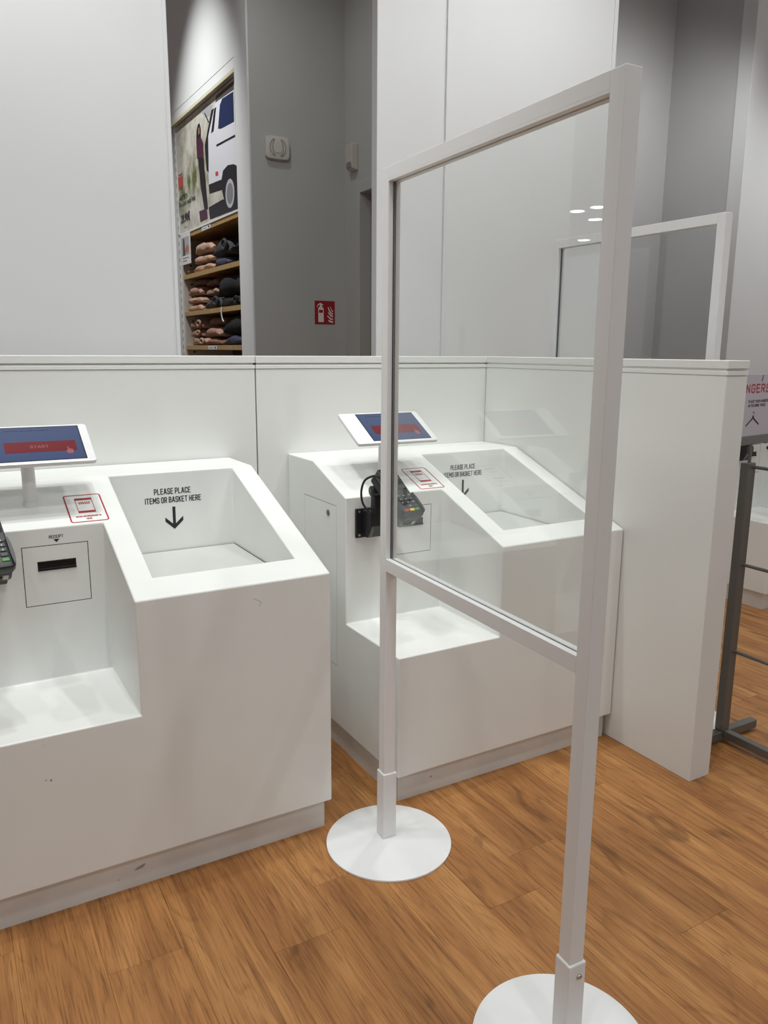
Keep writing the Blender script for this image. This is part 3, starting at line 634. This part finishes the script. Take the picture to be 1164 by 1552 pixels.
# ------------------------------------------------------------------ grey garment rack with sign holder
rack = thing('garment_rack', 'grey metal garment rack with horizontal bars beside the partition end', 'rack', (2.414, 1.680, 0))
UX0, UX1 = 2.396, 2.436
bm = bmesh.new(); add_box(bm, (UX0, 1.672, 0.045), (UX1, 1.704, 1.032), 0.002, 1); obj('upright', bm, M['rack'], rack)
bm = bmesh.new(); add_box(bm, (UX0, 0.55, 0.045), (UX1, 0.582, 1.032), 0.002, 1); obj('upright', bm, M['rack'], rack)
for y in (1.672, 0.55):
    bm = bmesh.new(); add_box(bm, (2.27, y, 0.012), (2.600, y+0.032, 0.044), 0.002, 1); ft = obj('foot', bm, M['rack'], rack)
    for x in (2.285, 2.585):
        b = bmesh.new(); add_cyl(b, (x, y+0.016, 0), (x, y+0.016, 0.0125), 0.008, 14); obj('glide', b, M['steel'], ft, smooth=True)
bm = bmesh.new(); add_box(bm, (2.402, 0.582, 0.020), (2.430, 1.672, 0.050), 0.002, 1); obj('base_bar', bm, M['rack'], rack)
for z in (1.018, 0.672, 0.350):
    bm = bmesh.new(); add_cyl(bm, (2.424, 1.69, z), (2.424, 0.56, z), 0.006, 14); obj('hanging_bar', bm, M['rack'], rack, smooth=True)
bm = bmesh.new(); add_cyl(bm, (2.420, 1.688, 1.03), (2.420, 1.688, 1.101), 0.0055, 14); obj('stem', bm, M['rack'], rack, smooth=True)
HA = math.radians(9); HX = Vector((math.cos(HA), math.sin(HA), 0)); HO = Vector((2.394, 1.690, 0))
MH = lambda u, z, n=0.0: basis(tuple(HO+HX*u+Vector((math.sin(HA), -math.cos(HA), 0))*n+Vector((0, 0, z))), HX, (0, 0, 1))
bm = bmesh.new(); add_box(bm, (-0.128, -0.015, -0.009), (0.156, 0.015, 0.009), 0.001, 1, MH(0, 1.109)); obj('header_bar', bm, M['rack'], rack)
sign = thing('hanger_sign', 'lilac HANGERS sign card standing on the grey rack at the right edge', 'sign', (HO.x, HO.y, 1.124))
bm = bmesh.new(); add_box(bm, (-0.122, 0.0, -0.002), (0.150, 0.205, 0.002), 0.0, 1, MH(0, 1.124)); obj('card', bm, M['lilac'], sign)
ST = lambda u, z: MH(u, z, 0.0022)
stroke_text('sign_lettering', 'HANGERS', ST(0.0085, 1.283), 0.030, 0.235, M['red_ink'], sign, 0.19)
stroke_text('sign_lettering', 'PLACE YOUR HANGERS', ST(0.056, 1.240), 0.0095, 0.140, M['ink'], sign, 0.2)
stroke_text('sign_lettering', 'AFTER DONE THESE', ST(0.046, 1.226), 0.0095, 0.120, M['ink'], sign, 0.2)
bm = bmesh.new(); q = ST(0.027, 1.176) @ Matrix.Diagonal((1.4, 1.0, 1.0, 1.0))
flat(bm, [(-0.033, -0.016), (0.0, 0.012), (0.0, 0.005), (-0.031, -0.0195)], q); flat(bm, [(0.0, 0.012), (0.033, -0.014), (0.031, -0.0178), (0.0, 0.005)], q)
flat(bm, [(-0.004, 0.010), (0.004, 0.010), (0.003, 0.016), (-0.003, 0.016)], q, 0.0006)
for k in range(7):
    a0, a1 = math.radians(-70+k*35), math.radians(-70+(k+1)*35)
    flat(bm, [(0.006*math.cos(a0), 0.024+0.006*math.sin(a0)), (0.006*math.cos(a1), 0.024+0.006*math.sin(a1)), (0.0045*math.cos(a1), 0.024+0.0045*math.sin(a1)), (0.0045*math.cos(a0), 0.024+0.0045*math.sin(a0))], q, 0.0006)
obj('hanger_icon', bm, M['ink'], sign)
bm = bmesh.new(); flat(bm, [(-0.002, -0.011), (0.004, 0.010), (0.008, 0.010), (0.003, -0.011)], ST(0.066, 1.317)); obj('hook_mark', bm, M['ink'], sign)

# ------------------------------------------------------------------ wall fittings on the dark passage wall
def superell(w, h, n=28, e=3.2):
    return [(w/2*math.copysign(abs(math.cos(2*PI*k/n))**(2/e), math.cos(2*PI*k/n)), h/2*math.copysign(abs(math.sin(2*PI*k/n))**(2/e), math.sin(2*PI*k/n))) for k in range(n)]
bell = thing('wall_sounder', 'square off-white wall sounder with curved slots on the grey wall', 'alarm', (2.077, 5.0, 2.655))
MB_ = basis((2.077, 5.0, 2.655), (1, 0, 0), (0, 0, 1))
bm = bmesh.new(); t = bmesh.new(); add_prism(t, superell(0.162, 0.138, 32, 6), 0.0, 0.032, axis='Z'); bmesh.ops.bevel(t, geom=[e for e in t.edges if e.calc_face_angle(0) > 1.2], offset=0.006, segments=2, affect='EDGES', profile=0.5); merge(bm, t, MB_)
obj('housing', bm, M['bell'], bell, smooth=True)
for sgn in (-1, 1):
    for rad in (0.036, 0.054):
        b = bmesh.new(); pts = [(sgn*rad*math.cos(math.radians(a))*0.98, 0.058*math.sin(math.radians(a)), 0.0325) for a in range(-62, 63, 15)]
        add_tube(b, [MB_ @ Vector(p) for p in pts], 0.0026, 6); obj('slot', b, M['grey_ink'], bell)
bm = bmesh.new(); t = bmesh.new(); add_prism(t, superell(0.052, 0.064, 24, 2.6), 0.03, 0.036, axis='Z'); merge(bm, t, MB_); obj('lens', bm, M['bell'], bell)
siren = thing('motion_sensor', 'cream motion detector box in the corner above the door frame', 'sensor', (2.53, 4.862, 2.54))
bm = bmesh.new(); add_prism(bm, [(2.568, 2.545), (2.525, 2.555), (2.518, 2.60), (2.514, 2.705), (2.568, 2.71)], 4.805, 4.893, 0.006, 2, axis='Y')
obj('housing', bm, M['cream'], siren)
bm = bmesh.new(); add_box(bm, (2.5165, 4.818, 2.562), (2.53, 4.880, 2.598), 0.002, 1); obj('lens_window', bm, M['grey_ink'], siren)
fs = thing('fire_extinguisher_sign', 'small red square fire extinguisher sign on the grey wall', 'sign', (2.410, 5.0, 1.650))
MFS = basis((2.4105, 5.0, 1.6505), (1, 0, 0), (0, 0, 1))
bm = bmesh.new(); add_box(bm, (-0.0755, -0.0775, 0.0), (0.0755, 0.0775, 0.003), 0.0005, 1, MFS); obj('plate', bm, M['sign_red'], fs)
bm = bmesh.new()
def SG(x, y): return ((x-510)/700*0.151, -(y-665)/815*0.155)
def sg(pts): flat(bm, [SG(*p) for p in pts], MFS, 0.0034)
sg([(275, 1000), (468, 1000), (468, 560), (450, 500), (420, 465), (400, 420), (345, 420), (325, 465), (290, 500), (275, 560)])
sg([(345, 425), (330, 395), (300, 400), (262, 440), (250, 490), (232, 480), (240, 430), (280, 375), (330, 345), (375, 330), (400, 360), (460, 385), (440, 405), (400, 425)])
for d in ([(610, 470), (640, 465), (690, 600), (740, 660), (790, 690), (790, 740), (700, 680), (650, 610)], [(700, 450), (715, 455), (750, 560), (795, 600), (795, 655), (735, 590)],
          [(612, 635), (650, 660), (710, 720), (790, 770), (790, 830), (700, 780), (640, 710)], [(572, 775), (620, 770), (700, 840), (795, 880), (795, 915), (690, 900), (630, 830)], [(620, 915), (660, 925), (720, 945), (795, 965), (795, 1020), (690, 1005), (640, 965)]): sg(d)
obj('pictogram', bm, M['sign_white'], fs)
bm = bmesh.new(); flat(bm, [SG(*p) for p in [(300, 575), (440, 575), (440, 675), (300, 675)]], MFS, 0.0038); obj('label_band', bm, M['sign_red'], fs)

# ------------------------------------------------------------------ shelf bay with poster
XS = 1.93
bay = thing('shelf_bay', 'oak-edged wall shelf bay seen through the gap, holding folded trousers', 'shelf', (XS, 5.96, 0))
TOPS = (2.309, 1.994, 1.702, 1.430, 1.13, 0.80)
for z in TOPS:
    box('shelf_board', (XS, 5.245, z-0.034), (2.34, 6.68, z), M['shelf_wood'], bay, 0.001, 1)
box('back_panel', (2.335, 5.245, 0.0), (2.355, 6.80, 3.2), mat('dark_back_panel', (0.10, 0.08, 0.065), 0.6), bay)
bm = bmesh.new(); add_box(bm, (XS+0.004, 6.682, 0), (2.335, 6.72, 2.31)); obj('end_panel', bm, M['cream'], bay)
bm = bmesh.new(); add_box(bm, (XS-0.004, 6.725, 0), (XS+0.03, 6.765, 3.18), 0.001, 1); st = obj('slotted_upright', bm, M['wall'], bay)
bm = bmesh.new()
for k in range(34): add_box(bm, (XS-0.0046, 6.740, 1.02+k*0.064), (XS-0.003, 6.750, 1.052+k*0.064))
o = obj('slots', bm, M['dark'], st); o['kind'] = 'stuff'
bm = bmesh.new()
for k in range(26): add_box(bm, (XS+0.06, 6.6812, 1.02+k*0.05), (XS+0.075, 6.6825, 1.034+k*0.05))
o = obj('peg_holes', bm, M['dark'], bay); o['kind'] = 'stuff'
box('top_rail', (XS-0.034, 5.245, 3.140), (XS+0.05, 6.73, 3.165), mat('pale_gold_rail', (0.72, 0.68, 0.52), 0.4), bay, 0.001, 1)
box('top_filler', (1.902, 5.245, 3.167), (2.335, 6.80, 3.23), M['wall'], bay)
for y, z in ((6.03, 2.309), (5.98, 1.430)):
    bm = bmesh.new(); add_box(bm, (XS-0.0025, y-0.11, z-0.031), (XS-0.0005, y+0.10, z-0.004)); tk = obj('price_ticket', bm, M['paper'], bay)
    b = bmesh.new(); q = basis((XS-0.0026, y, z-0.018), (0, -1, 0), (0, 0, 1))
    for k in range(5): flat_rect(b, -0.07+k*0.018, -0.004, -0.058+k*0.018, 0.002, q)
    flat_rect(b, 0.055, -0.006, 0.085, 0.007, q); obj('ticket_print', b, M['ink'], tk)
# poster: a flat print in a slim frame
poster = thing('advert_poster', 'large price poster of a white van and a standing person above the shelves', 'poster', (XS, 6.0, 2.312))
bm = bmesh.new(); add_box(bm, (XS, 5.25, 2.318), (XS+0.008, 6.725, 3.135)); obj('print_sheet', bm, M['poster'], poster, at=(0, 0, 0))
for o in poster.children: pass
bm = bmesh.new()
add_box(bm, (XS-0.006, 5.25, 2.309), (XS+0.008, 6.735, 2.322)); add_box(bm, (XS-0.006, 6.722, 2.309), (XS+0.008, 6.736, 3.135)); obj('poster_frame', bm, M['frame'], poster)
MP = basis((XS, 6.68, 0), (0, -1, 0), (0, 0, 1))
PP = [
('van', 'white', [(1.027, 3.085), (1.342, 3.079), (1.355, 2.588), (1.179, 2.628), (1.077, 2.608), (1.042, 2.566), (0.754, 2.578), (0.746, 2.699), (0.767, 2.904), (0.873, 2.991), (0.949, 3.074)]),
('van_roof', 'brown', [(0.98, 3.119), (1.335, 3.12), (1.341, 3.065), (1.027, 3.077), (0.962, 3.078)]),
('van_window', 'navy', [(1.053, 3.041), (1.106, 3.069), (1.329, 3.057), (1.328, 2.873), (1.069, 2.887), (0.999, 2.901)]),
('van_vent', 'black', [(0.932, 3.047), (0.977, 3.048), (0.903, 2.907), (0.843, 2.904)]),
('van_tailgate', 'grey', [(0.661, 3.120), (0.749, 3.130), (0.896, 3.078), (0.85, 3.027), (0.742, 3.037), (0.635, 3.089)]),
('van_opening', 'black', [(0.872, 3.053), (0.925, 3.052), (0.777, 2.902), (0.758, 2.657), (0.711, 2.685), (0.69, 2.856)]),
('van_strut', 'black', [(0.704, 3.073), (0.726, 3.068), (0.81, 2.99), (0.791, 2.986)]),
('van_trim', 'black', [(0.95, 2.809), (1.339, 2.792), (1.342, 2.778), (0.956, 2.794)]),
('van_tail_light', 'red', [(0.911, 2.636), (0.969, 2.631), (0.973, 2.603), (0.913, 2.608)]),
('van_bumper', 'black', [(0.754, 2.576), (1.042, 2.563), (1.04, 2.497), (0.76, 2.514)]),
('van_wheel', 'black', [(1.042, 2.567), (1.078, 2.616), (1.18, 2.632), (1.299, 2.617), (1.358, 2.595), (1.349, 2.326), (1.225, 2.349), (1.083, 2.42), (1.044, 2.489)]),
('van_shadow', 'black', [(0.735, 2.423), (1.058, 2.431), (1.351, 2.342), (1.349, 2.326), (0.752, 2.337)]),  # the van's cast shadow, printed as part of the picture
('van_rim', 'rim', [(1.205+0.092*math.cos(k*PI/10), 2.446+0.094*math.sin(k*PI/10)) for k in range(20)]),
('van_hub', 'hub', [(1.205+0.066*math.cos(k*PI/10), 2.446+0.068*math.sin(k*PI/10)) for k in range(20)]),
('person_hair', 'black', [(0.513, 2.991), (0.548, 3.028), (0.587, 3.032), (0.612, 2.986), (0.606, 2.914), (0.498, 2.924)]),
('person_face', 'skin', [(0.553, 2.999), (0.586, 3.006), (0.592, 2.962), (0.551, 2.955)]),
('person_jacket', 'plum', [(0.495, 2.929), (0.6, 2.939), (0.656, 2.879), (0.652, 2.782), (0.499, 2.803)]),
('person_legs', 'black', [(0.523, 2.803), (0.652, 2.784), (0.688, 2.57), (0.711, 2.418), (0.634, 2.418), (0.563, 2.591)]),
('crate', 'plum', [(0.502, 2.428), (0.683, 2.422), (0.698, 2.353), (0.521, 2.35)]),
('logo_block', 'red', [(-0.022, 2.759), (0.104, 2.753), (0.101, 2.673), (-0.022, 2.675)]),
]
for i, (nm, c, pts) in enumerate(PP):
    bm = bmesh.new(); flat(bm, pts, MP, 0.0004+0.00012*i); obj(nm, bm, M['p_'+c], poster)
bm = bmesh.new()
for z in (2.768, 2.660): flat_rect(bm, -0.02, z, 0.10, z+0.006, MP, 0.003)
obj('logo_line', bm, M['p_red'], poster)
PT = lambda u, z: basis((XS, 6.68-u, z), (0, -1, 0), (0, 0, 1))
text('poster_lettering', 'HEATTECH', PT(0.10, 2.592), 0.036, 0.215, M['p_black'], poster, 0.02, 0.003)
text('poster_lettering', 'Pile-Lined Sweat Pants', PT(0.205, 2.545), 0.040, 0.43, M['p_black'], poster, 0.012, 0.003)
text('poster_lettering', '29.90€', PT(0.135, 2.434), 0.072, 0.245, M['p_black'], poster, 0.03, 0.003)
bm = bmesh.new()
for a in (0.10, 0.135): flat_rect(bm, a, 2.357, a+0.02, 2.364, MP, 0.003)
obj('small_print', bm, M['p_black'], poster)
# info card hung at the left of the top shelf
card = thing('info_card', 'upright printed info card hanging left on the top shelf', 'sign', (XS-0.01, 6.545, 2.07))
bm = bmesh.new(); add_box(bm, (XS-0.012, 6.42, 2.072), (XS-0.006, 6.675, 2.304), 0.0005, 1); obj('holder', bm, M['paper'], card)
q = basis((XS-0.0125, 6.548, 2.188), (0, -1, 0), (0, 0, 1))
bm = bmesh.new(); flat_rect(bm, -0.105, -0.045, 0.105, 0.095, q); obj('picture', bm, M['p_grey'], card)
bm = bmesh.new(); flat(bm, [(-0.07, -0.045), (-0.005, -0.045), (-0.012, 0.02), (-0.02, 0.085), (-0.052, 0.085), (-0.062, 0.02)], q, 0.0008); obj('figure', bm, M['p_black'], card)
bm = bmesh.new(); flat(bm, [(0.0, -0.03), (0.085, -0.03), (0.09, 0.02), (0.05, 0.03), (0.0, 0.0)], q, 0.0008); obj('garment_swatch', bm, mat('print_orange', (0.6, 0.13, 0.05), 0.5), card)
bm = bmesh.new()
for k in range(2): flat_rect(bm, -0.085, -0.07-k*0.022, 0.085-k*0.05, -0.063-k*0.022, q)
obj('card_lines', bm, M['grey_ink'], card)

# folded and rolled trousers: pillowy folds with a front roll
def garment(name, label, cat, yc, z, wy, h, m, roll=0.0, depth=0.30, x=XS+0.02, tilt=0.0, group='trousers on the wall shelves', seed=0):
    r = random.Random(seed*17+3); t = bmesh.new()
    nu, nv = 18, 10
    prof = []
    for k in range(nu):            # cross-section in (x, z): a rounded fold, fuller at the front
        a = 2*PI*k/nu; c, s = math.cos(a), math.sin(a)
        px = 0.5*math.copysign(abs(c)**0.55, c); pz = 0.5*math.copysign(abs(s)**0.75, s)
        prof.append((px, pz))
    rings = []
    for j in range(nv+1):
        v = j/nv*2-1
        sh = (1-abs(v)**5*0.55); y = v*wy/2
        dx = 0.012*math.sin(v*4+seed)+0.006*r.uniform(-1, 1)
        ring = []
        for (px, pz) in prof:
            hh = h*sh*(1.0-0.16*math.sin((px+0.5)*PI*0.9+seed*0.7)*(0.5+0.5*math.cos(v*3+seed)))
            zz = (pz+0.5)*hh
            ring.append(t.verts.new((x+depth/2+px*depth*(0.9+0.1*sh)+dx+0.004*r.uniform(-1, 1), yc+y, z+zz+tilt*v*h*0.5*(1 if pz > 0 else 0.4)+0.0)))
        rings.append(ring)
    for a, b in zip(rings, rings[1:]):
        for k in range(nu): t.faces.new((a[k], a[(k+1) % nu], b[(k+1) % nu], b[k]))
    t.faces.new(rings[0][::-1]); t.faces.new(rings[-1])
    zmin = min(v.co.z for v in t.verts); zmax = max(v.co.z for v in t.verts)
    for v in t.verts: v.co.z = z+0.0005+(v.co.z-zmin)*(h-0.001)/(zmax-zmin)
    root = thing(name, label, cat, (x+depth/2, yc, z), 0, group)
    o = obj('fabric', t, m, root, smooth=True)
    if roll:                       # open tube end of a rolled leg, facing the viewer side
        b = bmesh.new(); cy = yc-wy*0.30
        pts = [(x-0.004, cy+roll*0.5*math.cos(k*PI/6), z+h*0.52+h*0.26*math.sin(k*PI/6)) for k in range(13)]
        add_tube(b, pts, 0.010, 8); obj('hem', b, m, root, smooth=True)
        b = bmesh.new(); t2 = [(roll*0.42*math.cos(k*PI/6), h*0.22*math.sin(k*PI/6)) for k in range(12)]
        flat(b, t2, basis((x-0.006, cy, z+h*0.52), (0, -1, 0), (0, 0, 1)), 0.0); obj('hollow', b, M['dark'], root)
    return root
FT = 'folded_trousers'; RT = 'rolled_trousers'
z1, z2, z3 = 1.994, 1.702, 1.430
garment(FT, 'bottom tan folded trousers of the stack on the top shelf', 'trousers', 6.20, z1, 0.46, 0.062, M['tan'], seed=1)
garment(FT, 'middle tan folded trousers of the stack on the top shelf', 'trousers', 6.21, z1+0.065, 0.42, 0.066, M['tan'], seed=2)
garment(FT, 'thick tan folded trousers topping the stack on the top shelf', 'trousers', 6.20, z1+0.134, 0.44, 0.095, M['tan'], seed=3)
garment(FT, 'shaded brown folded trousers at the far left of the top shelf', 'trousers', 6.53, z1, 0.20, 0.060, M['brown'], seed=22)
garment(FT, 'navy folded trousers lowest beside the tan stack on the top shelf', 'trousers', 5.80, z1, 0.34, 0.075, M['navy'], seed=4)
garment(RT, 'charcoal rolled trousers lying on the navy pair on the top shelf', 'trousers', 5.79, z1+0.078, 0.36, 0.125, M['charcoal'], seed=5, roll=0.09)
garment(FT, 'lower black folded trousers at the right of the top shelf', 'trousers', 5.42, z1, 0.32, 0.10, M['blackcloth'], seed=6, x=XS+0.07)
garment(FT, 'upper black folded trousers at the right of the top shelf', 'trousers', 5.42, z1+0.103, 0.32, 0.10, M['blackcloth'], seed=7, x=XS+0.07)
garment(FT, 'lowest pinkish folded trousers on the middle shelf', 'trousers', 6.45, z2, 0.40, 0.055, M['tan'], seed=8)
garment(FT, 'second pinkish folded trousers up on the middle shelf', 'trousers', 6.46, z2+0.058, 0.40, 0.060, M['tan'], seed=9)
garment(FT, 'third pinkish puffy folded trousers up on the middle shelf', 'trousers', 6.48, z2+0.121, 0.36, 0.075, M['pink_tan'], seed=10)
garment(FT, 'brown folded trousers topping the left stack on the middle shelf', 'trousers', 6.46, z2+0.199, 0.38, 0.055, M['brown'], seed=11, x=XS+0.05)
garment(RT, 'grey rolled trousers in front at the centre of the middle shelf', 'trousers', 6.02, z2, 0.34, 0.105, M['charcoal'], seed=12, roll=0.10)
garment(FT, 'mauve-brown folded trousers above the grey roll on the middle shelf', 'trousers', 6.06, z2+0.108, 0.28, 0.065, M['pink_tan'], seed=13, x=XS+0.04)
garment(FT, 'reddish brown folded trousers topping the centre of the middle shelf', 'trousers', 6.05, z2+0.176, 0.26, 0.060, M['brown'], seed=14, x=XS+0.04)
garment(RT, 'thin dark rolled trousers lying front right on the middle shelf', 'trousers', 5.60, z2, 0.44, 0.080, M['blackcloth'], seed=15, roll=0.06)
garment(FT, 'bulky black trousers heaped at the right of the middle shelf', 'trousers', 5.62, z2+0.083, 0.54, 0.145, M['blackcloth'], seed=16)
garment(RT, 'lowest pinkish rolled trousers at the left of the bottom visible shelf', 'trousers', 6.42, z3, 0.42, 0.065, M['tan'], seed=17, roll=0.08)
garment(RT, 'middle brown rolled trousers at the left of the bottom visible shelf', 'trousers', 6.48, z3+0.068, 0.34, 0.060, M['pink_tan'], seed=18, roll=0.06)
garment(RT, 'topmost tan rolled trousers with dark hollow on the bottom visible shelf', 'trousers', 6.46, z3+0.131, 0.34, 0.080, M['pink_tan'], seed=19, roll=0.09)
garment(FT, 'lowest orange-brown folded trousers at the centre of the bottom visible shelf', 'trousers', 6.00, z3, 0.38, 0.060, M['brown'], seed=20)
garment(FT, 'plump brown folded trousers at the centre of the bottom visible shelf', 'trousers', 6.03, z3+0.063, 0.36, 0.085, M['pink_tan'], seed=21)
garment(FT, 'topmost dark brown folded trousers at the centre of the bottom visible shelf', 'trousers', 6.05, z3+0.151, 0.38, 0.070, M['brown'], seed=23, x=XS+0.05)
garment(FT, 'lower black folded trousers at the right of the bottom visible shelf', 'trousers', 5.55, z3, 0.48, 0.075, M['navy'], seed=24)
garment(FT, 'upper black folded trousers at the right of the bottom visible shelf', 'trousers', 5.54, z3+0.078, 0.50, 0.13, M['blackcloth'], seed=25)
# loose white cord hanging from the middle shelf edge
bm = bmesh.new(); add_tube(bm, [(XS-0.004, 5.72, 1.704), (XS-0.010, 5.715, 1.66), (XS-0.008, 5.70, 1.615), (XS-0.008, 5.675, 1.598)], 0.005, 8)
tag(obj('drawstring', bm, M['paper'], smooth=True, at=(XS, 5.71, 1.60)), 'white drawstring end hanging over the middle shelf edge', 'cord')

# ------------------------------------------------------------------ round lamps in the far store, seen mirrored in the clear panes
for i, (x, y) in enumerate([(-13.1, 18.5), (-13.0, 19.3), (-14.4, 20.2), (-17.0, 24.0)]):
    L_ = thing('ceiling_lamp', ('round ceiling lamp whose mirrored oval is highest in the clear pane', 'round ceiling lamp whose mirrored oval is leftmost in the clear pane', 'round ceiling lamp mirrored just under the highest oval beside the post', 'round ceiling lamp whose mirrored oval is lowest in the clear pane')[i], 'lamp', (x, y, CEIL-0.05), 0, 'far ceiling lamps')
    bm = bmesh.new(); add_cyl(bm, (x, y, CEIL-0.05), (x, y, CEIL), 0.26, 32); obj('housing', bm, M['frame'], L_, smooth=True)
    bm = bmesh.new(); add_cyl(bm, (x, y, CEIL-0.058), (x, y, CEIL-0.049), 0.21, 32); obj('diffuser', bm, M['lamp'], L_, smooth=True)
